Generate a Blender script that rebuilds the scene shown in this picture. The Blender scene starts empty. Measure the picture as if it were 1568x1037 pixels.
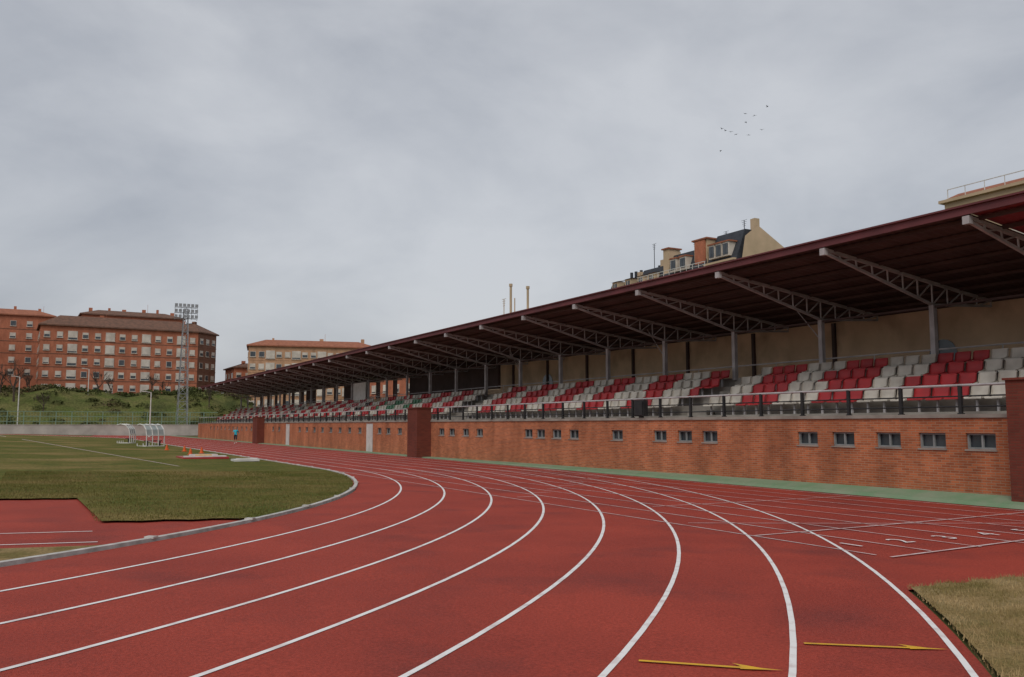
import bpy, bmesh, math, random
from mathutils import Vector, Matrix
random.seed(7)
R=random.random
def U(a,b): return a+(b-a)*R()
scene=bpy.context.scene
XC,YC,RI,LW=-25.8,37.7,36.5,1.22
YE=YC+84.4
def g(x):
    x=max(-3.0,min(34.0,x))
    return -0.0283*x+0.00041*x*x
# ---------------------------------------------------------------- materials
def nd(nt,t,**k):
    n=nt.nodes.new(t)
    for a,b in k.items(): setattr(n,a,b)
    return n
def mat(name,c1,c2=None,scale=3.0,rough=0.8,bump=0.0,bscale=40.0,detail=4,lo=.35,hi=.65,spec=.3,metal=0,c3=None,scale3=.2,lo3=.5,hi3=.7,stretch=(1,1,1),grain=None):
    m=bpy.data.materials.new(name); m.use_nodes=True; nt=m.node_tree; b=nt.nodes['Principled BSDF']
    b.inputs['Roughness'].default_value=rough; b.inputs['Metallic'].default_value=metal
    b.inputs['Specular IOR Level'].default_value=spec
    L=nt.links.new
    tc=nd(nt,'ShaderNodeTexCoord'); mp=nd(nt,'ShaderNodeMapping'); L(tc.outputs['Object'],mp.inputs[0])
    mp.inputs['Scale'].default_value=stretch
    if c2 is None: c2=tuple(v*.8 for v in c1)
    n=nd(nt,'ShaderNodeTexNoise'); n.inputs['Scale'].default_value=scale; n.inputs['Detail'].default_value=detail; L(mp.outputs[0],n.inputs['Vector'])
    r=nd(nt,'ShaderNodeMapRange'); r.inputs[1].default_value=lo; r.inputs[2].default_value=hi; L(n.outputs[0],r.inputs[0])
    mx=nd(nt,'ShaderNodeMix',data_type='RGBA'); L(r.outputs[0],mx.inputs[0])
    mx.inputs[6].default_value=(*c1,1); mx.inputs[7].default_value=(*c2,1)
    out=mx.outputs[2]
    if c3 is not None:
        n3=nd(nt,'ShaderNodeTexNoise'); n3.inputs['Scale'].default_value=scale3; n3.inputs['Detail'].default_value=6; L(mp.outputs[0],n3.inputs['Vector'])
        r3=nd(nt,'ShaderNodeMapRange'); r3.inputs[1].default_value=lo3; r3.inputs[2].default_value=hi3; L(n3.outputs[0],r3.inputs[0])
        m3=nd(nt,'ShaderNodeMix',data_type='RGBA'); L(r3.outputs[0],m3.inputs[0]); L(out,m3.inputs[6]); m3.inputs[7].default_value=(*c3,1); out=m3.outputs[2]
    if grain:
        gs_,ga,gb=grain
        n4=nd(nt,'ShaderNodeTexNoise'); n4.inputs['Scale'].default_value=gs_; n4.inputs['Detail'].default_value=2; L(tc.outputs['Object'],n4.inputs['Vector'])
        r4=nd(nt,'ShaderNodeMapRange'); r4.inputs[1].default_value=.3; r4.inputs[2].default_value=.7; r4.inputs[3].default_value=ga; r4.inputs[4].default_value=gb; L(n4.outputs[0],r4.inputs[0])
        m4=nd(nt,'ShaderNodeMix',data_type='RGBA',blend_type='MULTIPLY'); m4.inputs[0].default_value=1; L(out,m4.inputs[6]); L(r4.outputs[0],m4.inputs[7]); out=m4.outputs[2]
    L(out,b.inputs['Base Color'])
    if bump>0:
        nb=nd(nt,'ShaderNodeTexNoise'); nb.inputs['Scale'].default_value=bscale; nb.inputs['Detail'].default_value=3; L(tc.outputs['Object'],nb.inputs['Vector'])
        bp=nd(nt,'ShaderNodeBump'); bp.inputs['Strength'].default_value=bump; bp.inputs['Distance'].default_value=.02
        L(nb.outputs[0],bp.inputs['Height']); L(bp.outputs[0],b.inputs['Normal'])
    return m
def brick_mat(name,c1,c2,cm,axes='YZ',bw=.25,bh=.068,mort=.008,stain=.25):
    m=bpy.data.materials.new(name); m.use_nodes=True; nt=m.node_tree; b=nt.nodes['Principled BSDF']; L=nt.links.new
    b.inputs['Roughness'].default_value=.85; b.inputs['Specular IOR Level'].default_value=.2
    g_=nd(nt,'ShaderNodeNewGeometry'); s=nd(nt,'ShaderNodeSeparateXYZ'); L(g_.outputs['Position'],s.inputs[0])
    ad=nd(nt,'ShaderNodeMath',operation='ADD'); L(s.outputs[0],ad.inputs[0]); L(s.outputs[1],ad.inputs[1])
    c=nd(nt,'ShaderNodeCombineXYZ'); L(ad.outputs[0],c.inputs[0]); L(s.outputs[2],c.inputs[1])
    br=nd(nt,'ShaderNodeTexBrick'); br.inputs['Scale'].default_value=1; br.inputs['Brick Width'].default_value=bw; br.inputs['Row Height'].default_value=bh
    br.inputs['Mortar Size'].default_value=mort; br.inputs['Mortar Smooth'].default_value=.3; br.inputs['Bias'].default_value=0
    br.inputs['Color1'].default_value=(*c1,1); br.inputs['Color2'].default_value=(*c2,1); br.inputs['Mortar'].default_value=(*cm,1)
    L(c.outputs[0],br.inputs['Vector'])
    mp=nd(nt,'ShaderNodeMapping'); mp.inputs['Scale'].default_value=(1,1,.45); L(g_.outputs['Position'],mp.inputs[0])
    n=nd(nt,'ShaderNodeTexNoise'); n.inputs['Scale'].default_value=.9; n.inputs['Detail'].default_value=8; n.inputs['Roughness'].default_value=.6; L(mp.outputs[0],n.inputs['Vector'])
    r=nd(nt,'ShaderNodeMapRange'); r.inputs[1].default_value=.3; r.inputs[2].default_value=.7; r.inputs[3].default_value=1-stain; r.inputs[4].default_value=1+stain*.4; L(n.outputs[0],r.inputs[0])
    mx=nd(nt,'ShaderNodeMix',data_type='RGBA',blend_type='MULTIPLY'); mx.inputs[0].default_value=1; L(br.outputs[0],mx.inputs[6]); L(r.outputs[0],mx.inputs[7])
    L(mx.outputs[2],b.inputs['Base Color'])
    bp=nd(nt,'ShaderNodeBump'); bp.inputs['Strength'].default_value=.4; bp.inputs['Distance'].default_value=.01; bp.invert=True
    L(br.outputs['Fac'],bp.inputs['Height']); L(bp.outputs[0],b.inputs['Normal'])
    return m
M={}
M['track']=mat('track_rubber',(.380,.056,.034),(.305,.045,.029),scale=.5,rough=.8,bump=.6,bscale=90,c3=(.215,.040,.031),scale3=.55,lo3=.53,hi3=.74,spec=.2,detail=10,grain=(38,.76,1.18))
M['line']=mat('line_paint',(.82,.80,.78),(.58,.47,.45),scale=5,rough=.6,detail=9,lo=.50,hi=.78)
M['thin']=mat('line_paint_worn',(.70,.60,.59),(.5,.28,.26),scale=4,rough=.6,detail=8,lo=.4,hi=.75)
M['yellow']=mat('yellow_paint',(.75,.42,.02),(.6,.33,.03),scale=8,rough=.6)
M['grass']=mat('grass_turf',(.085,.098,.022),(.140,.125,.034),scale=.8,rough=.95,bump=.8,bscale=30,detail=10,c3=(.25,.175,.07),scale3=.17,lo3=.49,hi3=.68,spec=.05,grain=(9,.65,1.3))
M['hill']=mat('slope_grass',(.095,.115,.032),(.14,.13,.05),scale=.35,rough=.95,detail=9,spec=.05,c3=(.06,.07,.025),scale3=.15,grain=(3,.6,1.3))
M['drygrass']=mat('dry_grass_turf',(.30,.21,.10),(.17,.135,.05),scale=2.5,rough=.95,bump=.9,bscale=40,detail=9,c3=(.38,.28,.15),scale3=.8,spec=.05,grain=(30,.7,1.25))
M['bladeg']=mat('grass_blade_green',(.105,.112,.026),(.24,.18,.075),scale=.45,rough=.95,spec=.05,detail=6)
M['bladed']=mat('grass_blade_dry',(.46,.33,.17),(.20,.155,.055),scale=2,rough=.95,spec=.05,detail=6)
M['earth']=mat('earth',(.13,.115,.05),(.09,.09,.03),scale=.3,rough=.95,spec=.1)
M['kerb']=mat('kerb_concrete',(.60,.58,.55),(.38,.36,.33),scale=5,rough=.8,bump=.3)
M['concrete']=mat('concrete',(.34,.31,.27),(.21,.185,.16),scale=1.2,rough=.9,bump=.2,detail=9)
M['cream']=mat('beige_render',(.70,.49,.32),(.56,.385,.25),scale=.8,rough=.9,c3=(.36,.25,.165),scale3=.5,lo3=.50,hi3=.72)
M['green']=mat('green_paint',(.15,.25,.14),(.22,.27,.18),scale=1.5,rough=.8,detail=8)
M['steel']=mat('painted_steel',(.48,.46,.46),(.34,.32,.32),scale=2,rough=.5)
M['galv']=mat('galvanised_steel',(.36,.37,.38),(.25,.26,.27),scale=3,rough=.45,metal=.4)
M['black']=mat('black_paint',(.018,.018,.02),(.03,.03,.03),scale=3,rough=.5)
M['white']=mat('white_paint',(.68,.67,.64),(.55,.54,.5),scale=2,rough=.6)
M['bwall']=mat('pale_render',(.52,.47,.43),(.38,.34,.31),scale=.6,rough=.9,detail=8)
M['maroon']=mat('maroon_cladding',(.155,.044,.048),(.115,.035,.038),scale=1.2,rough=.6)
M['maroon_lit']=mat('maroon_sheet_lit',(.30,.05,.06),(.24,.045,.05),scale=1.2,rough=.6)  # brighter red: light on the near bay's underside, put into the colour
M['roofund']=mat('roof_underside',(.105,.068,.062),(.075,.05,.046),scale=1.0,rough=.8)
M['seatw']=mat('seat_white_plastic',(.62,.575,.50),(.40,.36,.31),scale=1.4,rough=.5,detail=9)
M['seatr']=mat('seat_red_plastic',(.46,.038,.042),(.32,.035,.038),scale=1.4,rough=.45,detail=9)
M['seatg']=mat('seat_green_plastic',(.10,.22,.13),(.07,.17,.10),scale=1.7,rough=.45)
M['glass']=mat('window_glass',(.035,.045,.055),(.07,.08,.09),scale=1,rough=.15,spec=.6)
M['frame']=mat('window_frame_grey',(.27,.29,.29),(.19,.21,.21),scale=3,rough=.6)
M['door']=mat('door_white',(.62,.6,.57),(.5,.48,.45),scale=2,rough=.6)
M['brick']=brick_mat('brick_wall_mat',(.57,.175,.072),(.37,.105,.045),(.42,.26,.17),stain=.40,mort=.010)
M['brickd']=brick_mat('brick_dark_mat',(.20,.048,.032),(.15,.038,.027),(.13,.06,.04))
M['bldred']=brick_mat('brick_apartment_mat',(.51,.175,.095),(.43,.14,.075),(.42,.20,.13),stain=.28)
M['bldtan']=brick_mat('brick_tan_mat',(.55,.31,.18),(.48,.27,.16),(.46,.30,.19),stain=.25)
M['bldbrown']=brick_mat('brick_brown_mat',(.25,.12,.08),(.20,.10,.065),(.18,.10,.07),stain=.2)
M['bldcream']=mat('cream_stucco',(.56,.42,.28),(.44,.34,.22),scale=.4,rough=.9,detail=7)
M['tile']=mat('roof_tile_brown',(.19,.10,.068),(.12,.07,.05),scale=1.5,rough=.9,bump=.5,bscale=6)
M['tiler']=mat('roof_tile_red',(.36,.14,.08),(.26,.10,.06),scale=1.5,rough=.9,bump=.5,bscale=6)
M['slate']=mat('slate_roof',(.045,.05,.06),(.03,.033,.04),scale=2,rough=.6)
M['blind']=mat('shutter_white',(.66,.60,.52),(.48,.43,.37),scale=.7,rough=.7)
M['leaf']=mat('shrub_leaf',(.060,.074,.026),(.10,.11,.04),scale=.35,rough=.95,spec=.05,c3=(.14,.11,.06),scale3=.10,lo3=.5,hi3=.65)
M['bark']=mat('bark',(.09,.065,.05),(.06,.045,.035),scale=3,rough=.95)
M['fence']=mat('green_fence_paint',(.20,.29,.22),(.15,.23,.17),scale=2,rough=.6)
M['orange']=mat('orange_plastic',(.70,.12,.02),(.6,.1,.02),scale=3,rough=.5)
M['bird']=mat('bird_feather',(.03,.03,.035),(.02,.02,.02),scale=9,rough=.9)
M['skin']=mat('skin',(.50,.29,.20),(.45,.25,.17),scale=9,rough=.6)
M['teal']=mat('teal_shirt',(.04,.52,.66),(.04,.46,.6),scale=9,rough=.8)
M['dark']=mat('dark_cloth',(.02,.022,.035),(.03,.03,.04),scale=9,rough=.8)
M['hair']=mat('dark_hair',(.03,.02,.014),(.02,.013,.01),scale=30,rough=.8)
M['panel']=mat('polycarbonate_panel',(.36,.39,.38),(.26,.30,.29),scale=1.5,rough=.35)
# ---------------------------------------------------------------- mesh builder
class MB:
    def __init__(s): s.v=[]; s.f=[]
    def face(s,*p):
        i=len(s.v); s.v+= [tuple(q) for q in p]; s.f.append(tuple(range(i,i+len(p))))
    def box(s,x0,x1,y0,y1,z0,z1):
        i=len(s.v)
        s.v+=[(x0,y0,z0),(x1,y0,z0),(x1,y1,z0),(x0,y1,z0),(x0,y0,z1),(x1,y0,z1),(x1,y1,z1),(x0,y1,z1)]
        for f in ((0,3,2,1),(4,5,6,7),(0,1,5,4),(1,2,6,5),(2,3,7,6),(3,0,4,7)): s.f.append(tuple(i+k for k in f))
    def obox(s,c,dx,dy,w,d,h):
        i=len(s.v); c=Vector(c); dx=Vector(dx); dy=Vector(dy)
        for z in (0,h):
            for a,b in ((-1,-1),(1,-1),(1,1),(-1,1)): s.v.append(tuple(c+dx*(a*w/2)+dy*(b*d/2)+Vector((0,0,z))))
        for f in ((0,3,2,1),(4,5,6,7),(0,1,5,4),(1,2,6,5),(2,3,7,6),(3,0,4,7)): s.f.append(tuple(i+k for k in f))
    def beam(s,a,b,r,n=4,r2=None):
        a=Vector(a); b=Vector(b); d=(b-a)
        if d.length<1e-6: return
        d.normalize(); up=Vector((0,0,1)) if abs(d.z)<.95 else Vector((0,1,0))
        u=d.cross(up).normalized(); w=d.cross(u); r2=r if r2 is None else r2
        i=len(s.v); ph=math.pi/4 if n==4 else 0
        for p,rr in ((a,r),(b,r2)):
            for k in range(n):
                t=2*math.pi*k/n+ph; s.v.append(tuple(p+u*(math.cos(t)*rr)+w*(math.sin(t)*rr)))
        for k in range(n): s.f.append((i+k,i+(k+1)%n,i+n+(k+1)%n,i+n+k))
        s.f.append(tuple(i+k for k in range(n))[::-1]); s.f.append(tuple(i+n+k for k in range(n)))
    def obj(s,name,m,parent=None,smooth=False):
        me=bpy.data.meshes.new(name); me.from_pydata(s.v,[],s.f); me.update()
        if smooth:
            for p in me.polygons: p.use_smooth=True
        o=bpy.data.objects.new(name,me); scene.collection.objects.link(o)
        for mm in (m if isinstance(m,(list,tuple)) else [m]): me.materials.append(mm)
        if parent: o.parent=parent
        return o
def empty(name,loc=(0,0,0)):
    o=bpy.data.objects.new(name,None); scene.collection.objects.link(o); o.location=loc; return o
# ---------------------------------------------------------------- ground
xs=[-900,-300,-100,-40,-10,-3]+[ -3+37*i/40 for i in range(1,41)]+[40,60,100,300,900]
mb=MB()
for i in range(len(xs)-1):
    a,b=xs[i],xs[i+1]
    ys=[-200,0,200,1500]
    for j in range(3):
        mb.face((a,ys[j],g(a)-.03),(b,ys[j],g(b)-.03),(b,ys[j+1],g(b)-.03),(a,ys[j+1],g(a)-.03))
mb.obj('ground',M['earth'])
def sheet(name,m,x0,x1,n,ylo,yhi,off,parent=None,ny=1,jit=0):
    mb=MB()
    for i in range(n):
        a=x0+(x1-x0)*i/n; b=x0+(x1-x0)*(i+1)/n
        if yhi(a)<=ylo(a) and yhi(b)<=ylo(b): continue
        for j in range(ny):
            f0,f1=j/ny,(j+1)/ny
            A0=ylo(a)+(yhi(a)-ylo(a))*f0; A1=ylo(a)+(yhi(a)-ylo(a))*f1
            B0=ylo(b)+(yhi(b)-ylo(b))*f0; B1=ylo(b)+(yhi(b)-ylo(b))*f1
            mb.face((a,A0,g(a)+off),(b,B0,g(b)+off),(b,B1,g(b)+off),(a,A1,g(a)+off))
    return mb.obj(name,m,parent)
track=empty('running_track')
def oval(s,r):
    if s<1:
        a=-math.pi+math.pi*s; return XC+r*math.cos(a),YC+r*math.sin(a)
    if s<2:
        return XC+r,YC+(YE-YC)*(s-1)
    a=math.pi*(s-2); return XC+r*math.cos(a),YE+r*math.sin(a)
S=[i/160 for i in range(160)]+[1+i/20 for i in range(20)]+[2+i/100 for i in range(101)]
def ribbon(mb,r0,r1,off,SS=S,nr=1):
    for i in range(len(SS)-1):
        for j in range(nr):
            ra=r0+(r1-r0)*j/nr; rb=r0+(r1-r0)*(j+1)/nr
            p=[oval(SS[i],ra),oval(SS[i],rb),oval(SS[i+1],rb),oval(SS[i+1],ra)]
            mb.face(*[(x,y,g(x)+off) for x,y in p])
mb=MB(); ribbon(mb,RI-.02,RI+8*LW+.12,0,nr=8); mb.obj('track_surface',M['track'],track)
circ=lambda x,r: YC-math.sqrt(max(0,r*r-(x-XC)**2))
sheet('straight_extension',M['track'],8.0,21.2,40,lambda x:6.6,lambda x:170,-.006,track)
sheet('inner_runway_surface',M['track'],-30,4.4,40,lambda x:circ(x,RI-.05),lambda x:22.2,-.010,track)
mb=MB()
for k in range(1,9):
    ribbon(mb,RI+LW*k-.026,RI+LW*k+.026,.005)
mb.obj('lane_lines',M['line'],track)
def lineseg(mb,a,b,w,off,n=10):
    a=Vector(a);b=Vector(b);d=(b-a).normalized();q=Vector((-d.y,d.x))*(w/2)
    for i in range(n):
        p0=a+(b-a)*(i/n);p1=a+(b-a)*((i+1)/n)
        c=[p0-q,p1-q,p1+q,p0+q]
        mb.face(*[(v.x,v.y,g(v.x)+off) for v in c])
mb=MB()
x0=XC+RI
for k in range(0,9):
    x=x0+LW*k
    lineseg(mb,(x,8.7),(x,YC+1),.045,.008,6)
lineseg(mb,(x0,8.45),(x0+4.3,9.02),.05,.012); lineseg(mb,(x0+4.3,9.02),(x0+9.8,9.5),.05,.012)
lineseg(mb,(x0,11.15),(x0+9.8,12.25),.05,.012)
lineseg(mb,(x0+2,16.5),(x0+9.8,17.4),.04,.012)
lineseg(mb,(x0+.3,13.2),(x0+9.8,9.6),.04,.013)
lineseg(mb,(x0,33),(x0+9.8,33),.05,.012)
for yy in (47.7,61,86,112): lineseg(mb,(x0,yy),(x0+9.8,yy),.05,.012)
for k in range(8):
    xc=x0+LW*(k+.5)
    lineseg(mb,(xc-.3,20+k*1.3),(xc+.3,20.05+k*1.3),.05,.012,2)
mb.obj('straight_lines',M['thin'],track)
for k in range(8):
    cu=bpy.data.curves.new('lane_number','FONT'); cu.body=str(k+1); cu.size=.62; cu.align_x='CENTER'
    o=bpy.data.objects.new('lane_number',cu); scene.collection.objects.link(o); xx=x0+LW*(k+.5)
    o.location=(xx,9.45+.05*k,g(xx)+.014); o.rotation_euler=(0,math.atan(.02),0); cu.materials.append(M['line']); o.parent=track
mb=MB()
lineseg(mb,(-20,15.2),(.8,15.15),.05,-.003,12); lineseg(mb,(-20,13.85),(.8,13.75),.05,-.003,12)
mb.obj('runway_lines',M['line'],track)
def arrow(a,b):
    mb=MB(); a=Vector(a);b=Vector(b);d=(b-a).normalized();q=Vector((-d.y,d.x))
    lineseg(mb,a,b-d*.28,.045,.012,6)
    z=lambda v:(v.x,v.y,g(v.x)+.012)
    h=b-d*.3
    mb.face(z(h-q*.045),z(b),z(h+q*.045)); mb.face(z(h+q*.045),z(h+q*.11-d*.05),z(b-d*.10))
    return mb
arrow((3.93,5.30),(4.72,4.66)).obj('yellow_arrow',M['yellow'],track)
arrow((5.5,5.2),(6.42,4.58)).obj('yellow_arrow',M['yellow'],track)
# kerb
mb=MB(); r0,r1,h=RI-.17,RI-.07,.045
for i in range(len(S)-1):
    a=[oval(S[i],r0),oval(S[i],r1),oval(S[i+1],r1),oval(S[i+1],r0)]
    lo=[(x,y,g(x)-.03) for x,y in a]; hi=[(x,y,g(x)+h) for x,y in a]
    mb.face(*hi); mb.face(lo[1],lo[2],hi[2],hi[1]); mb.face(lo[3],lo[0],hi[0],hi[3])
for i in range(70):
    s=.12+i*.026
    if s>1.9: break
    x,y=oval(s,RI-.12); x2,y2=oval(s+.001,RI-.12); d=Vector((x2-x,y2-y,0)).normalized()
    mb.obox((x,y,g(x)+h-.01),d,(-d.y,d.x,0),.12,.15,.03)
kb=mb.obj('track_kerb',M['kerb'])
# infield
def iny(x):
    c=circ(x,RI-.22)
    if x>.9: return max(c,16.35+.05*math.sin(x*7)+.03*math.sin(x*23))
    return 21.7+.04*math.sin(x*9)
grass=sheet('infield_grass',M['grass'],-61.6,10.4,360,lambda x:max(iny(x),circ(x,RI-.22)),lambda x:YE+math.sqrt(max(0,(RI-.22)**2-(x-XC)**2)),.03,None,10)
sheet('infield_line',M['thin'],-7,5.2,4,lambda x:38.5+(5.2-x)*10,lambda x:39.1+(5.2-x)*10.1,.036,grass)
sheet('dry_grass_strip',M['drygrass'],-25,1.6,60,lambda x:circ(x,RI-.21),lambda x:13.25,.01)
def outg(x):
    return min(6.6+.05*math.sin(x*11)+.03*math.sin(x*31), circ(x,RI+8*LW+.16)) if x<20.3 else 6.6
sheet('outfield_dry_grass',M['drygrass'],-10,40,300,lambda x:-30,lambda x:outg(x) if x<20 else 6.6,.025)
def blades(name,m,N,fn,h0,h1,w,parent=None):
    mb=MB()
    for _ in range(N):
        p=fn()
        if p is None: continue
        x,y,z=p; a=U(0,6.28); h=U(h0,h1); l=U(0,h*.8); b=U(0,6.28)
        dx,dy=math.cos(a)*w,math.sin(a)*w
        mb.face((x-dx,y-dy,z),(x+dx,y+dy,z),(x+math.cos(b)*l,y+math.sin(b)*l,z+h))
    return mb.obj(name,m,parent)
def pout():
    x=U(5.4,13.5); y=U(2.0,6.70)
    if y>outg(x)+U(-.02,.07): return None
    return x,y,g(x)+.02
blades('grass_tufts',M['bladed'],56000,pout,.015,.055,.004)
def pin():
    x=U(-.9,10); y=U(16.2,34) if x>.9 else U(21.6,34)
    if y<max(iny(x),circ(x,RI-.22))-.04: return None
    return x,y,g(x)+.025
blades('grass_tufts',M['bladeg'],60000,pin,.02,.06,.008)
# ---------------------------------------------------------------- grandstand
gs=empty('grandstand')
XW=21.5; Y0,Y1=-6,141.0; ZT=1.80
mb=MB()
ys=[-6+i*2 for i in range(29)]+[52,60,80,100,120,141,168]
def gt(y): return max(0,min(1,(50-y)/37.))*.23
for a,b in zip(ys[:-1],ys[1:]):
    mb.face((20.85,a,g(20.85)+.004),(20.85,b,g(20.85)+.004),(20.95,b,g(21)+.05+gt(b)*.2),(20.95,a,g(21)+.05+gt(a)*.2))
    mb.face((20.95,a,g(21)+.05+gt(a)*.2),(20.95,b,g(21)+.05+gt(b)*.2),(XW+.1,b,g(21)+.06+gt(b)),(XW+.1,a,g(21)+.06+gt(a)))
mb.obj('green_plinth',M['green'],gs)
win=[14.1,15.5,16.9,18.5,19.9,24.5,25.9,27.4,30.3,33.7,35.2,36.7,37.9,43.4,45.2,47.1,48.6,55.6,57.8,59.6]+[64+2.5*i for i in range(8)]+[89.5+2.6*i for i in range(2)]+[100+2.7*i for i in range(12)]
doors=[61.8,86.0]
WZ0,WZ1,WH=.98,1.40,.41
mb=MB(); cuts=[]
for w in win: cuts.append((w-WH,w+WH,WZ0,WZ1))
for d in doors: cuts.append((d-.75,d+.75,g(21)+.05,1.72))
cuts.sort(); y=Y0
for a,b,z0,z1 in cuts:
    mb.box(XW,XW+.3,y,a,-.7,ZT)
    mb.box(XW,XW+.3,a,b,-.7,z0); mb.box(XW,XW+.3,a,b,z1,ZT)
    y=b
mb.box(XW,XW+.3,y,Y1,-.7,ZT)
mb.obj('brick_wall',M['brick'],gs)
mb=MB(); gl=MB(); sl=MB()
for w in win:
    x=XW+.07
    mb.box(x,x+.06,w-WH,w+WH,WZ0,WZ0+.05); mb.box(x,x+.06,w-WH,w+WH,WZ1-.05,WZ1)
    for yy in (w-WH,w-.025,w+WH-.05): mb.box(x-.002,x+.062,yy,yy+.05,WZ0,WZ1)
    gl.box(x+.09,x+.11,w-WH,w+WH,WZ0,WZ1)
    sl.box(XW-.03,XW+.06,w-WH-.03,w+WH+.03,WZ0-.045,WZ0-.002)
mb.obj('window_frames',M['frame'],gs); gl.obj('window_glass',M['glass'],gs); sl.obj('window_sills',M['concrete'],gs)
mb=MB()
for d in doors:
    mb.box(XW+.03,XW+.09,d-.75,d+.75,g(21)+.05,1.72); mb.box(XW,XW+.1,d-.8,d-.74,g(21)+.05,1.72)
mb.obj('doors',M['door'],gs)
mb=MB()
mb.box(XW-.05,XW+.36,Y0,Y1,ZT+.002,ZT+.10)
mb.obj('coping',M['concrete'],gs)
mb=MB()
mb.box(20.55,XW-.003,50.2,51.8,-.6,2.63)
mb.box(20.7,XW-.003,96,98.2,-.6,2.4)
mb.box(21.15,XW-.003,12.0,13.15,-.6,2.72)
mb.obj('dark_brick_piers',M['brickd'],gs)
mb=MB(); mb.box(20.5,21.55,50.15,51.85,2.632,2.70); mb.box(20.65,21.55,95.95,98.25,2.402,2.46); mb.box(21.1,21.6,11.9,13.2,2.722,2.78); mb.obj('pier_caps',M['brickd'],gs)
NR=4; RX=23.8; RD=.9; RZ=2.0; RH=.42
mb=MB()
mb.box(XW+.31,RX-.35,Y0,Y1,1.2,1.56)
for r in range(NR+1):
    xa=RX-.35+RD*r; z=RZ+RH*r
    mb.box(xa,xa+RD if r<NR else 30.4,Y0,Y1,-.6 if r==NR else z-1.2,z)
mb.obj('terraces',M['concrete'],gs)
aisles=[(27.3,28.7),(50.0,52.6),(10.0,11.0),(74,75.2),(96.5,98),(118,119.2)]
prof=[(-.20,.36),(-.22,.40),(-.18,.43),(0,.41),(.12,.42),(.17,.47),(.20,.60),(.22,.75),(.235,.77)]
def seat(mb,x,y,z,w):
    pts=[]
    for i,(px,pz) in enumerate(prof):
        ww=w/2*(.93 if i in(0,8) else 1)
        pts.append(((x+px,y-ww,z+pz),(x+px-.0,y,z+pz-(.015 if 1<i<5 else 0)),(x+px,y+ww,z+pz)))
    i0=len(mb.v)
    for a,b,c in pts: mb.v+= [a,b,c]
    for i in range(len(pts)-1):
        o=i0+i*3
        mb.f.append((o,o+3,o+4,o+1)); mb.f.append((o+1,o+4,o+5,o+2))
    for sy in (-1,1):
        yy=y+sy*w/2
        mb.face((x+.17,yy,z+.47),(x+.22,yy,z+.75),(x+.17,yy,z+.73),(x+.11,yy,z+.47))
        mb.face((x+.17,yy,z+.47),(x-.2,yy,z+.37),(x-.2,yy,z+.41),(x+.12,yy,z+.50))
seats={'w':MB(),'r':MB(),'g':MB()}; legs=MB()
SW=.63
for r in range(NR):
    x=RX+RD*r; z=RZ+RH*r; off=.35*(r+1)
    y=9.0+ (off%SW)
    while y<Y1-2:
        if not any(a-.2<y<b+.2 for a,b in aisles):
            ph=math.floor((y-15.5-off)/(3*SW))
            c='w' if ph%2==1 else 'r'
            if 62<y<70 and r in(1,2) : c='g' if ph%2==0 else c
            if R()<.012: c='r' if c=='w' else 'w'
            if R()>.008: seat(seats[c],x+U(-.012,.012),y+U(-.015,.015),z+U(-.01,.008),.54)
            legs.box(x-.03,x+.03,y-.03,y+.03,z,z+.40)
        y+=SW
for k,n in (('w','white_seats'),('r','red_seats'),('g','green_seats')): seats[k].obj(n,M['seat'+k],gs,True)
legs.obj('seat_brackets',M['steel'],gs)
mb=MB()
for a,b in aisles:
    for r in range(-1,NR):
        mb.box(RX-.35+RD*r+.45,RX-.35+RD*(r+1)-.002,a+.1,b-.1,(RZ+RH*r if r>=0 else 1.56)+.002,RZ+RH*r+.21)
mb.obj('aisle_steps',M['concrete'],gs)
rp=MB(); rt=MB(); y=9.2; xr=XW+.12
while y<Y1:
    rp.box(xr-.04,xr+.04,y-.045,y+.045,ZT+.09,2.66); rp.box(xr-.06,xr+.06,y-.07,y+.07,ZT+.1,ZT+.13); y+=1.83
rt.beam((xr,9,2.67),(xr,Y1,2.67),.035,8)
for zz in (2.10,2.38): rp.beam((xr,9,zz),(xr,Y1,zz),.022,6)
rp.obj('railing_posts',M['black'],gs); rt.obj('railing_handrail',M['steel'],gs)
rb=MB(); xb=RX+RD*NR-.3; zb=RZ+RH*NR
rb.beam((xb,9,zb+.52),(xb,Y1,zb+.52),.03,6)
y=9.5
while y<Y1: rb.beam((xb,y,zb),(xb,y,zb+.52),.02,5); y+=2.45
for a,b in aisles[3:]:
    for yy in (a,b): 
        rb.beam((RX,yy,RZ+.9),(xb,yy,zb+.9),.022,6)
        for r in range(NR): rb.beam((RX+RD*r,yy,RZ+RH*r),(RX+RD*r,yy,RZ+RH*r+.9),.018,5)
rb.obj('rear_railing',M['steel'],gs)
RXf,RZf,RXb,RZb=21.7,7.32,30.9,6.15
rz=lambda x: RZf+(RZb-RZf)*(x-RXf)/(RXb-RXf)
ty=[14.3-4.9+4.9*i-4.9 for i in range(29)]
ty=[t for t in ty if t<Y1+.5]
st=MB(); xc=27.0
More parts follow.
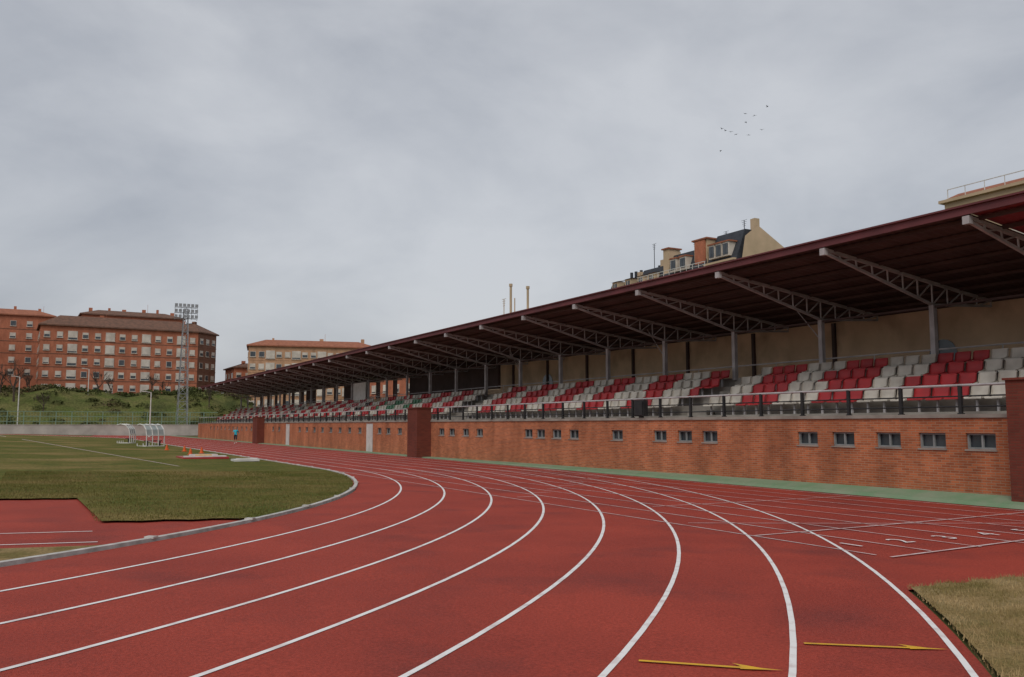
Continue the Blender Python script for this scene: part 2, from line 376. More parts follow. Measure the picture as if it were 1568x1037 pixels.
for t in ty:
    T=lambda x,dz=0:(x,t,rz(x)-.12+dz)
    st.box(xc-.09,xc+.09,t-.09,t+.09,RZ+RH*NR-.1,5.75)
    st.beam(T(RXf+.05),T(30.3),.07)
    tip=T(RXf+.05,-.10); colt=(xc,t,5.75); back=(30.3,t,rz(30.3)-.3)
    st.beam(tip,colt,.06); st.beam(colt,back,.06)
    n=7; prev=None
    for i in range(1,n+1):
        f=i/n; x=RXf+(xc-RXf)*f; low=Vector(tip).lerp(Vector(colt),f)
        st.beam(low,T(x),.03)
        if prev is not None: st.beam(prev,T(x),.028)
        prev=low
    prev=Vector(colt)
    for i in range(1,5):
        f=i/4; low=Vector(colt).lerp(Vector(back),f); x=low.x
        st.beam(prev,T(x),.028); st.beam(low,T(x),.028); prev=low
    if int(t)%3==0: st.beam((xc,t,4.9),(xc+.01,t+1.4,rz(xc)-.2),.02)
    st.box(RXf-.04,RXf+.12,t-.10,t+.10,rz(RXf)-.32,rz(RXf)-.1)
st.obj('roof_trusses',M['steel'],gs)
mb=MB()
for i in range(9):
    x=RXf+.5+(RXb-RXf-.8)*i/8
    mb.beam((x,Y0,rz(x)-.05),(x,Y1,rz(x)-.05),.07)
mb.beam((xc,Y0,5.68),(xc,Y1,5.68),.05)
mb.obj('roof_purlins',M['roofund'],gs)
def sheetc(ya,yb,mb):
    n=int((yb-ya)/.16); 
    for i in range(n):
        a=ya+(yb-ya)*i/n;b=ya+(yb-ya)*(i+1)/n
        da=.025 if i%2 else 0; db=.025 if (i+1)%2 else 0
        mb.face((RXf,a,RZf+.03+da),(RXf,b,RZf+.03+db),(RXb,b,RZb+.03+db),(RXb,a,RZb+.03+da))
mb=MB(); sheetc(14.35,Y1,mb); mb.obj('roof_sheet',M['roofund'],gs)
mb=MB(); sheetc(Y0,14.35,mb); mb.obj('roof_sheet_maroon_lit',M['maroon_lit'],gs)  # same roof continued; this bay is painted as lit from below
mb=MB()
mb.box(RXf-.05,RXf-.002,Y0,Y1,RZf-.07,RZf+.14)
mb.box(RXf-.12,RXf+.1,Y0,Y1,RZf+.142,RZf+.19)
for yy in (Y0-.03,Y1+.001):
    mb.face((RXf,yy,RZf-.1),(RXb,yy,RZb-.1),(RXb,yy,RZb+.18),(RXf,yy,RZf+.18))
mb.obj('roof_fascia',M['maroon'],gs)
mb=MB(); mb.box(30.5,30.8,Y0,58,1,6.1); mb.box(30.5,30.8,58,Y1,1,4.3)
mb.obj('rear_wall',M['cream'],gs)
mb=MB()
for t in ty:
    mb.box(30.36,30.498,t+2.3,t+2.45,3.6,6.05) if t<56 else mb.box(30.4,30.75,t+2.3,t+2.6,4.302,6.1)
mb.box(30.3,30.498,58,76,4.32,6.1); mb.box(30.3,30.498,88,96,4.32,6.1);mb.box(30.3,30.498,108,112,4.32,6.1)
mb.obj('rear_wall_posts',M['roofund'],gs)
def archwin(y,w,z0,z1):
    mb=MB(); pts=[(30.44,y-w,z0),(30.44,y+w,z0)]
    for i in range(9):
        a=math.pi*i/8; pts.append((30.44,y+w*math.cos(a),z1-w+w*math.sin(a)))
    mb.face(*pts); mb.obj('arched_window',M['glass'],gs)
archwin(21.3,.6,3.7,4.9); archwin(51,.7,3.7,5.1)
mb=MB(); mb.box(26.7,26.78,78,81.6,3.95,5.6); mb.obj('notice_board',M['white'],gs)
ls=empty('loudspeaker'); mb=MB()
mb.box(21.40,21.62,28.3,28.95,ZT+.16,2.62); mb.box(21.36,21.398,28.36,28.89,ZT+.2,2.56); mb.box(21.45,21.6,28.55,28.7,ZT+.1,ZT+.17)
mb.obj('cabinet',M['black'],ls)
# ---------------------------------------------------------------- far boundary wall and fence
mb=MB()
mb.box(-120,27,172.5,172.8,-.4,1.55); mb.box(-120,27,172.45,172.85,1.552,1.65)
mb.obj('boundary_wall',M['bwall'])
mb=MB()
x=-100
while x<30:
    mb.box(x-.07,x+.07,174,174.14,-.4,4.0); x+=2.5
for z in (3.95,2.2,3.1): mb.box(-100,30,174.02,174.1,z-.05,z+.05)
x=-30
while x<30: mb.box(x-.015,x+.015,174.05,174.08,.3,3.9); x+=.5
mb.obj('boundary_fence',M['fence'])
def bz(x,y):
    t=max(0,min(1,(y-177)/22.)); t=t*t*(3-2*t)
    e=max(0,min(1,(52-x)/14.)); 
    return -.2+8.4*t*e+.5*math.sin(x*.21+y*.1)*t+.3*math.sin(x*.7)*t
mb=MB(); nx,ny=90,16
for i in range(nx):
    for j in range(ny):
        xa=-140+200*i/nx; xb_=-140+200*(i+1)/nx; ya=176+36*j/ny; yb=176+36*(j+1)/ny
        mb.face((xa,ya,bz(xa,ya)),(xb_,ya,bz(xb_,ya)),(xb_,yb,bz(xb_,yb)),(xa,yb,bz(xa,yb)))
mb.obj('embankment_hill',M['hill'])
mb=MB(); cl=[]
for _ in range(190):
    y=178+23*R()**.7; x=U(-45,50); cl.append((x,y,U(.4,1.5)))
for _ in range(100): cl.append((U(-45,44),U(198,202),U(.6,1.5)))
for _ in range(60): cl.append((U(-45,30),U(176.5,179),U(.5,1.1)))
for x,y,s in cl:
    n=int(75*s)
    for _ in range(n):
        a=U(0,6.28); e=math.acos(U(-.1,1)); rr=s*U(.45,1)**.5
        p=Vector((x+rr*math.sin(e)*math.cos(a)*1.5,y+rr*math.sin(e)*math.sin(a),bz(x,y)+.1+rr*math.cos(e)*.75))
        q=Vector((U(-1,1),U(-1,1),U(-1,1))).normalized(); w=q.cross(Vector((U(-1,1),U(-1,1),U(-1,1)))).normalized(); L=U(.1,.26)
        mb.face(p-q*L,p+w*L*.8,p+q*L,p-w*L*.8)
mb.obj('shrubs',M['leaf'])
def tree(x,y,z,h,name='bare_tree'):
    mb=MB()
    def br(p,d,l,r,dep):
        q=p+d*l; mb.beam(p,q,r,5 if dep>2 else 3,r*.7)
        if dep==0: return
        for _ in range(3 if dep>1 else 4):
            nd_=(d+Vector((U(-1,1),U(-1,1),U(-.35,.8)))*.62).normalized()
            br(p.lerp(q,U(.55,1)),nd_,l*U(.6,.8),r*.6,dep-1)
    br(Vector((x,y,z)),Vector((U(-.05,.05),0,1)),h*.3,h*.022,5)
    return mb.obj(name,M['bark'])
for (x,y,z,h) in ((-4.5,190,6,10),(-7,196,7,8),(-2.2,198,7,7),(10.5,200,7.5,7),(13,203,7.5,6),(21,202,7.5,6.5),(23.5,204,7.5,5.5),(0.5,186,4,5),(31,190,5,6)): tree(x,y,z,h)
# ---------------------------------------------------------------- apartment buildings
def facade(fr,gl,bl,p0,d,nrm,width,z0,floors,fh,cols,ww=1.3,wh=1.35,balc=()):
    d=Vector(d).normalized(); nrm=Vector(nrm).normalized(); p0=Vector(p0)
    for f in range(floors):
        for c in range(cols):
            cx=(c+.5)*width/cols; w=ww*(1.6 if c in balc else 1); hh=wh*(1.5 if c in balc else 1)
            b=p0+d*cx; b.z=z0+f*fh+(.95 if c not in balc else .55)
            fr.obox(b+nrm*.03,d,nrm,w,.08,hh)
            gl.obox(b+nrm*.055+Vector((0,0,.08)),d,nrm,w-.18,.08,hh-.16)
            k=R()
            if k<.8 or c in balc:
                t=(hh-.16)*(U(.35,.98) if c not in balc else U(.7,1))
                bl.obox(b+nrm*.075+Vector((0,0,hh-.08-t)),d,nrm,w-.2,.07,t)
            fr.obox(b+nrm*.1+Vector((0,0,-.08)),d,nrm,w+.15,.2,.078)
            if c in balc:
                fr.obox(b+nrm*.02+Vector((0,0,.1+hh*.45)),d,nrm,w,.15,.05)
def apt(name,p0,d,width,depth,z0,floors,fh,cols,wall,roofm,rh=2.4,balc=(),chim=3,endm=None,sidecols=3,ww=1.3):
    e=empty(name); d=Vector(d).normalized(); n=Vector((d.y,-d.x,0)); back=-n
    H=floors*fh+.6; p0=Vector(p0); zt=z0+H
    mb=MB(); c=p0+d*width/2+back*depth/2; c.z=z0-9; mb.obox(c,d,back,width,depth,H+9); mb.obj('walls',wall,e)
    if floors>1:
        mb=MB()
        for f in range(1,floors):
            c=p0+d*width/2+back*depth/2; c.z=z0+f*fh+.15; mb.obox(c,d,back,width+.1,depth+.1,.16)
        mb.obj('floor_bands',M['bldbrown'] if wall is M['bldred'] else wall,e)
    fr,gl,bl=MB(),MB(),MB()
    facade(fr,gl,bl,p0,d,n,width,z0,floors,fh,cols,balc=balc,ww=ww)
    facade(fr,gl,bl,p0+d*(width+.12),back,d,depth,z0,floors,fh,sidecols)
    facade(fr,gl,bl,p0-d*.05,back,-d,depth,z0,floors,fh,sidecols)
    fr.obj('window_frames',M['blind'],e); gl.obj('window_glass',M['glass'],e); bl.obj('shutters',M['blind'],e)
    mb=MB(); o=.5
    A=p0-d*o+n*o; B=p0+d*(width+o)+n*o; C=p0+d*(width+o)+back*(depth+o); D=p0-d*o+back*(depth+o)
    ins=min(depth*.42,4)
    A2=p0+d*ins+back*ins;B2=p0+d*(width-ins)+back*ins;C2=p0+d*(width-ins)+back*(depth-ins);D2=p0+d*ins+back*(depth-ins)
    lo=[Vector((q.x,q.y,zt)) for q in (A,B,C,D)]; l2=[Vector((q.x,q.y,zt+.3)) for q in (A,B,C,D)]; hi=[Vector((q.x,q.y,zt+rh)) for q in (A2,B2,C2,D2)]
    for i in range(4):
        j=(i+1)%4; mb.face(lo[i],lo[j],l2[j],l2[i]); mb.face(l2[i],l2[j],hi[j],hi[i])
    mb.face(*hi); mb.face(*lo[::-1]); mb.obj('roof',roofm,e)
    ch=MB()
    for i in range(chim):
        q=p0+d*(width*(i+.6+U(-.15,.15))/chim)+back*(ins+U(0,2)); q.z=zt+rh*.6
        ch.obox(q,d,back,U(.5,1.0),.8,U(1.0,1.7)); 
        if R()<.6: ch.beam((q.x+.9,q.y,q.z),(q.x+.9,q.y,q.z+U(2,3)),.04)
    ch.obj('chimneys',wall,e)
    return e
apt('apartment_building',(-.8,222,0),(1,.03,0),34.1,14,8.5,5,3.0,13,M['bldred'],M['tile'],2.9,balc=(2,5,8,11),chim=4,ww=1.25)
apt('apartment_building',(33.4,223.1,0),(1,1.1,0),7.6,10,8.5,5,3.0,3,M['bldbrown'],M['tile'],2.9,chim=1)
apt('apartment_building',(8,240,0),(1,.03,0),24,12,19.5,3,3.0,9,M['bldred'],M['tile'],1.8,chim=6)
apt('apartment_building',(-36,203,0),(1,.22,0),27,14,8.5,5,3.0,9,M['bldred'],M['tile'],2.6,balc=(2,6),chim=4)
apt('apartment_building',(-30,246,0),(1,.0,0),32,12,13,5,3.0,9,M['bldred'],M['tiler'],2,chim=5)
apt('apartment_building',(44.0,216,0),(1,-.22,0),31,14,2.2,6,3.0,15,M['bldtan'],M['tiler'],2.0,balc=(2,5,8,11),chim=3,ww=1.35)
apt('apartment_building',(43.0,228,0),(1,0,0),7,12,1,5,2.9,3,M['bldred'],M['tile'],1.5,chim=1)
apt('brick_house',(48,150,0),(.25,-1,0),34,10,0,3,3.0,10,M['bldred'],M['tiler'],2.0,chim=2)
# mansard building behind the stand
e=empty('mansard_building')
mb=MB(); mb.box(75,84,80.2,109,-1,19.5); mb.box(75.5,84,80,84,19.5,22.2); mb.obj('walls',M['bldcream'],e)
sl=MB()
def mans(x0,x1,y0,y1,z0,z1,ins,mb):
    b=[(x0,y0,z0),(x1,y0,z0),(x1,y1,z0),(x0,y1,z0)]; t=[(x0+ins,y0+.3,z1),(x1-ins,y0+.3,z1),(x1-ins,y1-.3,z1),(x0+ins,y1-.3,z1)]
    for i in range(4): mb.face(b[i],b[(i+1)%4],t[(i+1)%4],t[i])
    mb.face(*t)
mans(74.6,84,100.5,108.5,19.5,22.9,1.6,sl); mans(74.6,84,95,100.5,19.5,23.9,1.6,sl); mans(74.8,84,86,94.8,20.5,25.0,1.6,sl); mans(74.7,83,80.3,86,20.5,26.3,2.6,sl)
sl.obj('slate_mansard',M['slate'],e)
mb=MB()
mb.face((75.4,79.9,19.5),(85,79.9,19.5),(85,79.9,23.4),(78.8,79.9,26.8),(76.6,79.9,25.2)); mb.face((78.8,79.9,26.8),(85,79.9,23.4),(85,80.6,23.4),(78.8,80.6,26.8)); mb.face((85,79.9,19.5),(85,90,19.5),(85,90,23.4),(85,79.9,23.4))
mb.box(75.8,79,86.0,88.6,19,25.9); mb.box(75.5,77.5,93.6,94.8,19,25.9); mb.box(78.4,79.2,80.0,80.8,26.2,27.7); mb.box(78,78.7,94.9,95.5,24.5,26.0)
for y in (104.8,101.6,98.5,96): mb.box(74.9,77,y,y+1.5,20.6,22.9)
mb.box(74.3,75.2,80.2,109,19.52,20.3)
mb.box(74.0,76,84.5,99,20.32,21.6)
mb.box(77.5,78.3,97.2,98.0,23,25.2); mb.box(77.2,78,102.4,103.1,22.4,24.2); mb.box(75.0,75.6,80.4,86,22.15,22.4); mb.box(77.6,78.4,89.6,90.3,24.6,26.2)
mb.obj('gable_and_dormers',M['bldcream'],e)
mb=MB()
for y in (104.8,101.6,98.5,96): mb.face((74.7,y-.2,22.9),(74.7,y+1.7,22.9),(77,y+1.7,23.3),(77,y-.2,23.3))
for y in (89.4,91.4): mb.box(74.8,77,y-.2,y+1.3,24.102,24.28)
mb.box(75.2,77.3,81.3,85.4,24.702,24.88); mb.box(75.5,79.2,85.8,88.8,25.902,26.1); mb.box(75.3,77.7,93.4,95.0,25.902,26.08)
mb.obj('dormer_roofs',M['tiler'],e)
mb=MB(); mb.box(75.6,75.79,86.3,88.3,19,25.88); mb.obj('brick_chimney',M['bldred'],e)
gl=MB(); fr=MB()
for y in (104.8,101.6,98.5,96): gl.box(74.83,74.898,y+.3,y+1.2,21.7,22.6); fr.box(74.80,74.828,y+.7,y+.78,21.7,22.6)
for y in (81.5,82.8,84.1): fr.box(75.3,77.2,y,y+1.1,22.9,24.7); gl.box(75.23,75.298,y+.12,y+.52,23.1,24.5); gl.box(75.23,75.298,y+.58,y+.98,23.1,24.5)
for y in (89.4,91.4): fr.box(74.9,77,y-.1,y+1.2,22.4,24.1); gl.box(74.83,74.898,y+.05,y+.5,22.6,23.9); gl.box(74.83,74.898,y+.58,y+1.05,22.6,23.9)
for y in (85.4,87.6,90.0,92.4,94.8,97.2): gl.box(73.93,73.998,y,y+1.0,20.5,21.4)
gl.obj('dormer_glass',M['glass'],e); fr.obj('dormer_frames',M['blind'],e)
mb=MB()
def aerial(mb,x,y,z,h):
    mb.beam((x,y,z),(x,y,z+h),.05,4)
    for k in range(4): mb.beam((x,y-.5+.08*k,z+h-.25*k),(x,y+.5-.08*k,z+h-.25*k),.025,3)
aerial(mb,78,100,23,5); aerial(mb,80,87,25,2.5); aerial(mb,79,82.5,26,2.0); aerial(mb,78,91,25,1.8)
for y in (104.5,105.6,103.2,98.8): mb.beam((78,y,22.5),(78,y,24.6),.25,6)
mb.obj('aerials',M['slate'],e)
tr=MB()
for i in range(12): tr.beam((74.05,84.6+i*1.2,21.6),(74.05,84.6+i*1.2,22.5),.04,4)
tr.beam((74.05,84.5,22.5),(74.05,99,22.5),.05,4); tr.beam((74.05,84.5,22.1),(74.05,99,22.1),.03,4); tr.obj('terrace_railing',M['white'],e)
# cornice building at right
e=empty('cream_building'); mb=MB(); mb.box(60,72,18,40.2,-1,17.7); mb.obj('walls',M['bldcream'],e)
mb=MB(); mb.box(59.2,73,17,40.7,17.8,18.2); mb.box(58.9,73,17,41.0,18.202,18.42); mb.obj('cornice',M['bldcream'],e)
mb=MB(); mans(59.1,73,17,40.8,18.422,19.1,1.5,mb); mb.obj('roof',M['tiler'],e)
mb=MB(); y=18
while y<40.5: mb.beam((59.2,y,18.4),(59.2,y,19.2),.03,4); y+=1.5
mb.beam((59.2,18,19.2),(59.2,40.4,19.2),.04,4); mb.beam((59.2,40.4,18.4),(59.2,40.4,19.2),.04,4); mb.obj('roof_railing',M['white'],e)
fr,gl,bl=MB(),MB(),MB(); facade(fr,gl,bl,(59.98,40,0),(0,-1,0),(-1,0,0),21,1,5,3.1,7); fr.obj('window_frames',M['blind'],e); gl.obj('window_glass',M['glass'],e); bl.obj('shutters',M['blind'],e)
# boiler house with flues
e=empty('boiler_house'); mb=MB(); mb.box(42,50,76,92,-1,11.5); mb.obj('walls',M['bldcream'],e)
mb=MB(); mans(41.7,50.3,75.7,92.3,11.502,12.6,2,mb); mb.obj('roof',M['tile'],e)
mb=MB(); mb.beam((45,83.2,11),(45,83.2,16.8),.14,8); mb.beam((45,79.4,11),(45,79.4,16.0),.13,8); mb.beam((45,83.2,16.8),(45,83.2,17.1),.2,8); mb.beam((45,79.4,16),(45,79.4,16.3),.2,8)
aerial(mb,45,84.8,11,4.6); mb.beam((45,82.3,11),(45,82.3,15.4),.07,6); mb.obj('flues',M['bldcream'],e)
# ---------------------------------------------------------------- floodlight mast
e=empty('floodlight_mast',(24.5,181,0)); mb=MB(); H=24.5
def wd(z): return 1.0-.62*z/H
zz=[H*i/16 for i in range(17)]
for a,b in zip(zz[:-1],zz[1:]):
    ca=[(sx*wd(a),sy*wd(a),a) for sx,sy in((-1,-1),(1,-1),(1,1),(-1,1))]; cb=[(sx*wd(b),sy*wd(b),b) for sx,sy in((-1,-1),(1,-1),(1,1),(-1,1))]
    for i in range(4):
        mb.beam(ca[i],cb[i],.085); j=(i+1)%4; mb.beam(ca[i],cb[j],.05); mb.beam(cb[i],cb[j],.05)
for z in (22.6,23.7,24.8): mb.beam((-2.1,-.5,z),(2.1,-.5,z),.06); mb.beam((-2.1,.5,z),(2.1,.5,z),.05)
for x in (-2.1,-1,0,1,2.1): mb.beam((x,-.5,22.3),(x,-.5,25.0),.05)
mb.beam((-2.1,-.5,22.4),(-2.1,.5,22.4),.05); mb.beam((2.1,-.5,22.4),(2.1,.5,22.4),.05)
o=mb.obj('lattice',M['galv'],e)
mb=MB()
for z in (22.7,23.8,24.9):
    for i in range(6):
        x=-1.9+i*.76; mb.box(x-.27,x+.27,-.85,-.55,z,z+.55); mb.box(x-.2,x+.2,-.55,-.4,z+.1,z+.4)
mb.obj('lamps',M['galv'],e)
def pole(x,y,h,name='lamp_post'):
    mb=MB(); z=g(x); mb.beam((x,y,z),(x,y,z+h),.11,8,.07); mb.beam((x,y,z),(x,y,z+.3),.2,8); mb.beam((x,y,z+h),(x-.9,y,z+h+.15),.05,6); mb.box(x-1.35,x-.8,y-.14,y+.14,z+h+.1,z+h+.22); mb.obj(name,M['white'])
pole(15.5,150,7.1); pole(8.3,195,13); pole(-3.5,178,10)
# ---------------------------------------------------------------- dugouts
def dugout(x,y,w,rot):
    e=empty('dugout_shelter',(x,y,g(x)+.03)); e.rotation_euler=(0,0,rot)
    fr,pn,bn=MB(),MB(),MB(); pr=[(0,0),(0,.9),(.12,1.4),(.45,1.75),(.95,1.85),(1.3,1.78)]
    for k in range(4):
        yy=-w/2+w*k/3
        for a,b in zip(pr[:-1],pr[1:]): fr.beam((a[0],yy,a[1]),(b[0],yy,b[1]),.045,6)
        fr.beam((0,yy,.02),(1.2,yy,.02),.04,6); fr.beam((1.2,yy,0),(1.2,yy,.25),.04,6)
    for px,pz in (pr[0],pr[1],pr[3],pr[5]): fr.beam((px,-w/2,pz+.01),(px,w/2,pz+.01),.04,6)
    for a,b in list(zip(pr[:-1],pr[1:]))[1:]: pn.face((a[0],-w/2,a[1]),(a[0],w/2,a[1]),(b[0],w/2,b[1]),(b[0],-w/2,b[1]))
    bn.box(.15,.5,-w/2+.1,w/2-.1,.42,.48); bn.box(.2,.26,-w/2+.2,-w/2+.3,0,.42); bn.box(.2,.26,w/2-.3,w/2-.2,0,.42)
    fr.obj('frame',M['white'],e); pn.obj('panels',M['panel'],e); bn.obj('bench',M['dark'],e)
dugout(8.0,92,1.2,math.radians(150)); dugout(8.6,78.5,1.7,math.radians(120))
def cone(x,y):
    mb=MB(); z=g(x)+.035; mb.box(x-.16,x+.16,y-.16,y+.16,z,z+.03); mb.beam((x,y,z+.03),(x,y,z+.40),.12,10,.03); mb.beam((x,y,z+.18),(x,y,z+.26),.095,10,.075)
    mb.obj('traffic_cone',M['orange'])
for p in ((8.0,66),(8.7,62.5),(9.1,58),(8.0,55)): cone(*p)
e=empty('landing_mat'); z=g(8)+.03
mb=MB(); mb.box(6.6,8.9,47.8,50.4,z,z+.10); mb.obj('mat',M['seatr'],e)
mb=MB(); mb.box(6.7,8.8,48.0,48.6,z+.102,z+.16); mb.box(7.2,8.6,49.4,50.0,z+.102,z+.2); mb.obj('cover',M['white'],e)
mb=MB(); mb.box(7.4,8.2,48.8,49.2,z+.102,z+.2); mb.obj('board',M['yellow'],e)
mb=MB(); mb.box(8.5,9.7,44.2,45.2,z-.01,z+.09); mb.box(8.6,9.6,44.3,44.4,z+.09,z+.14); mb.obj('take_off_board',M['white'])
# ---------------------------------------------------------------- jogger
def jogger(x,y,ang):
    e=empty('jogger',(x,y,g(x)+.005)); e.rotation_euler=(0,0,ang); e.scale=(1.06,1.06,1.06)
    J={'pel':(0,0,.90,.135),'wai':(0,.01,1.02,.12),'che':(0,.03,1.22,.15),'nck':(0,.04,1.38,.055),'hd0':(0,.05,1.46,.07),'hd1':(0,.06,1.54,.092),'hd2':(0,.06,1.62,.06),
    'shL':(-.17,.03,1.33,.065),'elL':(-.25,-.13,1.12,.05),'wrL':(-.19,.08,1.02,.03),'haL':(-.17,.15,1.05,.036),
    'shR':(.17,.03,1.33,.065),'elR':(.25,.02,1.06,.05),'wrR':(.19,.25,1.12,.03),'haR':(.17,.32,1.15,.036),
    'hpL':(-.09,0,.84,.095),'knL':(-.10,.28,.56,.065),'anL':(-.09,.16,.17,.04),'toL':(-.09,.33,.10,.034),
    'hpR':(.09,0,.84,.095),'knR':(.10,-.02,.46,.065),'anR':(.09,-.12,.07,.04),'toR':(.09,.06,.035,.034)}
    E=[('pel','wai'),('wai','che'),('che','nck'),('nck','hd0'),('hd0','hd1'),('hd1','hd2'),('che','shL'),('shL','elL'),('elL','wrL'),('wrL','haL'),('che','shR'),('shR','elR'),('elR','wrR'),('wrR','haR'),
    ('pel','hpL'),('hpL','knL'),('knL','anL'),('anL','toL'),('pel','hpR'),('hpR','knR'),('knR','anR'),('anR','toR')]
    k=list(J); me=bpy.data.meshes.new('body'); me.from_pydata([J[a][:3] for a in k],[(k.index(a),k.index(b)) for a,b in E],[]); 
    o=bpy.data.objects.new('body',me); scene.collection.objects.link(o)
    sk=o.modifiers.new('s','SKIN'); sub=o.modifiers.new('d','SUBSURF'); sub.levels=2; sub.render_levels=2
    for i,a in enumerate(k): me.skin_vertices[0].data[i].radius=(J[a][3],J[a][3]*(.8 if a in('wai','che','pel') else 1)); me.skin_vertices[0].data[i].use_root=(a=='pel')
    dg=bpy.context.evaluated_depsgraph_get(); dg.update(); m2=bpy.data.meshes.new_from_object(o.evaluated_get(dg)); bpy.data.objects.remove(o)
    for mm in (M['teal'],M['dark'],M['skin'],M['hair'],M['white']): m2.materials.append(mm)
    for p in m2.polygons:
        c=p.center; p.use_smooth=True; i=0
        if c.z<.90 and abs(c.x)<.2 : i=1
        if c.z<.13 or (c.z<.2 and c.y>.2): i=4
        elif c.z<.42: i=2
        if c.z>1.38: i=2
        if c.z>1.59 or (c.z>1.5 and c.y<.04): i=3
        if abs(c.x)>.145 and c.z<1.16 and c.z>.95 and (c.y>.0 or c.y<-.16): i=2
        p.material_index=i
    b=bpy.data.objects.new('body',m2); scene.collection.objects.link(b); b.parent=e
    mb=MB(); mb.beam((0,.14,1.545),(0,.165,1.52),.012,5,.016); mb.obj('nose',M['skin'],e)
    mb=MB(); mb.beam((-.03,.142,1.56),(-.03,.148,1.56),.009,6); mb.beam((.03,.142,1.56),(.03,.148,1.56),.009,6); mb.beam((-.02,.135,1.487),(.02,.135,1.487),.005,5); mb.obj('eyes_and_mouth',M['dark'],e)
    # five-fingered hands
    mb=MB()
    for hx,hy,hz in ((-.17,.15,1.05),(.17,.32,1.15)):
        sg=-1 if hx<0 else 1
        for i in range(4):
            yy=hy+.02; a=Vector((hx+sg*(.012),yy,hz+.022-.015*i)); L=(.045,.05,.047,.036)[i]
            b=a+Vector((-sg*.012,L*.7,.004)); mb.beam(a,b,.009,6,.008); mb.beam(b,b+Vector((-sg*.025,-.004,-.004)),.008,6,.006)
        a=Vector((hx-sg*.015,hy-.005,hz+.025)); b=a+Vector((-sg*.012,.025,.015)); mb.beam(a,b,.01,6,.008); mb.beam(b,b+Vector((0,.022,-.002)),.008,6,.006)
    mb.obj('fingers',M['skin'],e)
jogger(18.0,93.5,math.radians(165))
# ---------------------------------------------------------------- birds
mb=MB()
for (x,y,z) in [(77.8,77.6,41.2),(76.3,80.6,40.6),(79.3,79.2,42.9),(80.1,78,42.5),(77.2,79.2,39.9),(78.6,77.9,39.7),(75.6,81.0,38.0),(79.8,76.2,40.1),(76.9,80.0,40.4),(80.9,76.0,43.2),(75.2,80.2,40.6)]:
    a=U(0,6.28); F=Vector((math.cos(a),math.sin(a),0)); Sd=Vector((-F.y,F.x,0)); p=Vector((0,0,0)); wz=U(-.12,.22); Z=Vector((0,0,1)); i0=len(mb.v)
    mb.beam(p-F*.16,p+F*.06,.03,6,.055); mb.beam(p+F*.06,p+F*.18,.055,6,.02)
    mb.face(p-F*.14-Sd*.02,p-F*.14+Sd*.02,p-F*.27+Sd*.06,p-F*.27-Sd*.06)
    for sg in (-1,1):
        mb.face(p+F*.06,p+Sd*sg*.22+F*.08+Z*wz,p+Sd*sg*.22-F*.06+Z*wz,p-F*.08)
        mb.face(p+Sd*sg*.22+F*.08+Z*wz,p+Sd*sg*.45-F*.06+Z*wz*.8,p+Sd*sg*.22-F*.06+Z*wz)
    for i in range(i0,len(mb.v)):
        v=mb.v[i]; mb.v[i]=(x+4.2+v[0]*.7,y-1.2+v[1]*.7,z+v[2]*.7-.6) if False else (x-1.4+(x-78)*-.2+v[0]*.7,y+1.2+v[1]*.7-(y-79)*.2,z+v[2]*.7-1.6)
mb.obj('bird_flock',M['bird'])
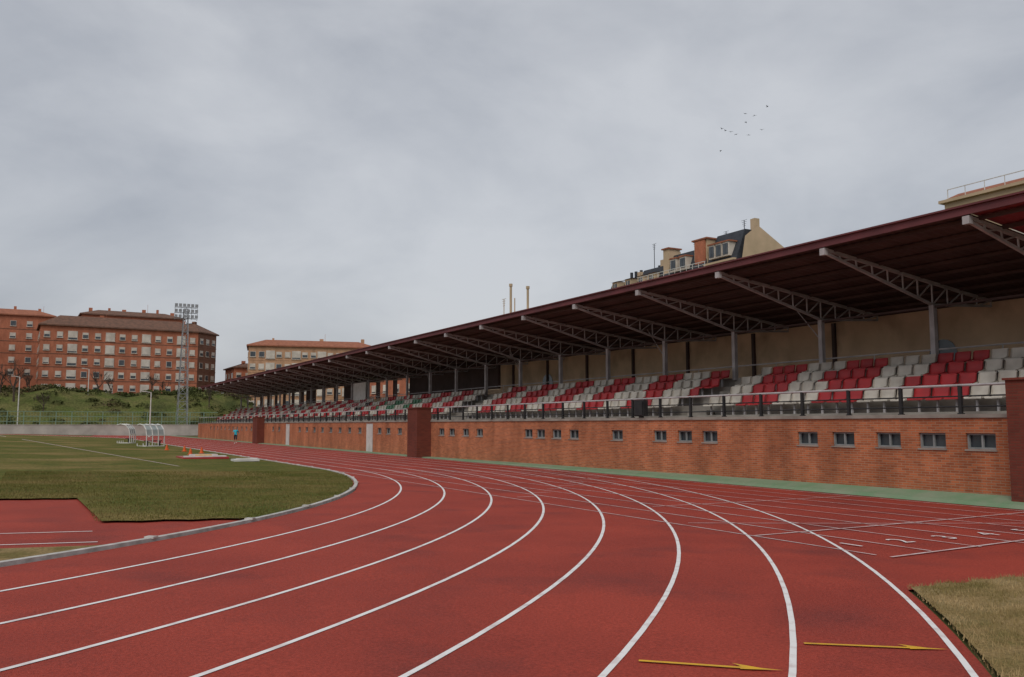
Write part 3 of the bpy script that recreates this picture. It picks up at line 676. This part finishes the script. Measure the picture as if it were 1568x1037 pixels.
# ---------------------------------------------------------------- world, sun, camera
w=bpy.data.worlds.new('World'); scene.world=w; w.use_nodes=True; nt=w.node_tree; L=nt.links.new
for n in list(nt.nodes): nt.nodes.remove(n)
out=nd(nt,'ShaderNodeOutputWorld'); sky=nd(nt,'ShaderNodeTexSky',sky_type='NISHITA'); sky.sun_disc=False; sky.sun_elevation=math.radians(48); sky.sun_rotation=math.radians(215); sky.dust_density=4
b1=nd(nt,'ShaderNodeBackground'); b1.inputs[1].default_value=.02; L(sky.outputs[0],b1.inputs[0])
tc=nd(nt,'ShaderNodeTexCoord'); mp=nd(nt,'ShaderNodeMapping'); mp.inputs['Scale'].default_value=(1.3,1.3,2.6); mp.inputs['Rotation'].default_value=(0.25,.25,.6); L(tc.outputs['Generated'],mp.inputs[0])
n1=nd(nt,'ShaderNodeTexNoise'); n1.inputs['Scale'].default_value=1.25; n1.inputs['Detail'].default_value=8; n1.inputs['Roughness'].default_value=.52; n1.inputs['Distortion'].default_value=.4; L(mp.outputs[0],n1.inputs['Vector'])
n2=nd(nt,'ShaderNodeTexNoise'); n2.inputs['Scale'].default_value=3.6; n2.inputs['Detail'].default_value=7; n2.inputs['Roughness'].default_value=.55; n2.inputs['Distortion'].default_value=.3; L(mp.outputs[0],n2.inputs['Vector'])
mxn=nd(nt,'ShaderNodeMix',data_type='FLOAT'); mxn.inputs[0].default_value=.3; L(n1.outputs[0],mxn.inputs[2]); L(n2.outputs[0],mxn.inputs[3])
cr=nd(nt,'ShaderNodeValToRGB'); L(mxn.outputs[0],cr.inputs[0])
cr.color_ramp.elements[0].position=.36; cr.color_ramp.elements[0].color=(.28,.298,.335,1)
cr.color_ramp.elements[1].position=.64; cr.color_ramp.elements[1].color=(.52,.53,.55,1)
b2=nd(nt,'ShaderNodeBackground'); b2.inputs[1].default_value=1.02; L(cr.outputs[0],b2.inputs[0])
ad=nd(nt,'ShaderNodeAddShader'); L(b1.outputs[0],ad.inputs[0]); L(b2.outputs[0],ad.inputs[1]); L(ad.outputs[0],out.inputs[0])
ld=bpy.data.lights.new('sun','SUN'); ld.energy=1.25; ld.angle=math.radians(30); ld.color=(1,.96,.9)
lo=bpy.data.objects.new('sun',ld); scene.collection.objects.link(lo)
sd=Vector((math.cos(math.radians(48))*-.75,math.cos(math.radians(48))*-.66,math.sin(math.radians(48))))
lo.rotation_euler=sd.to_track_quat('Z','Y').to_euler()
cam=bpy.data.cameras.new('camera'); co=bpy.data.objects.new('camera',cam); scene.collection.objects.link(co)
cam.sensor_width=36; cam.lens=36*1326.45/1568; cam.clip_end=3000; cam.clip_start=.1
co.location=(0,0,1.62); co.rotation_euler=(math.radians(90)+.0992,0,-.4972)
scene.camera=co
scene.view_settings.view_transform='Standard'; scene.view_settings.look='None'; scene.view_settings.exposure=0
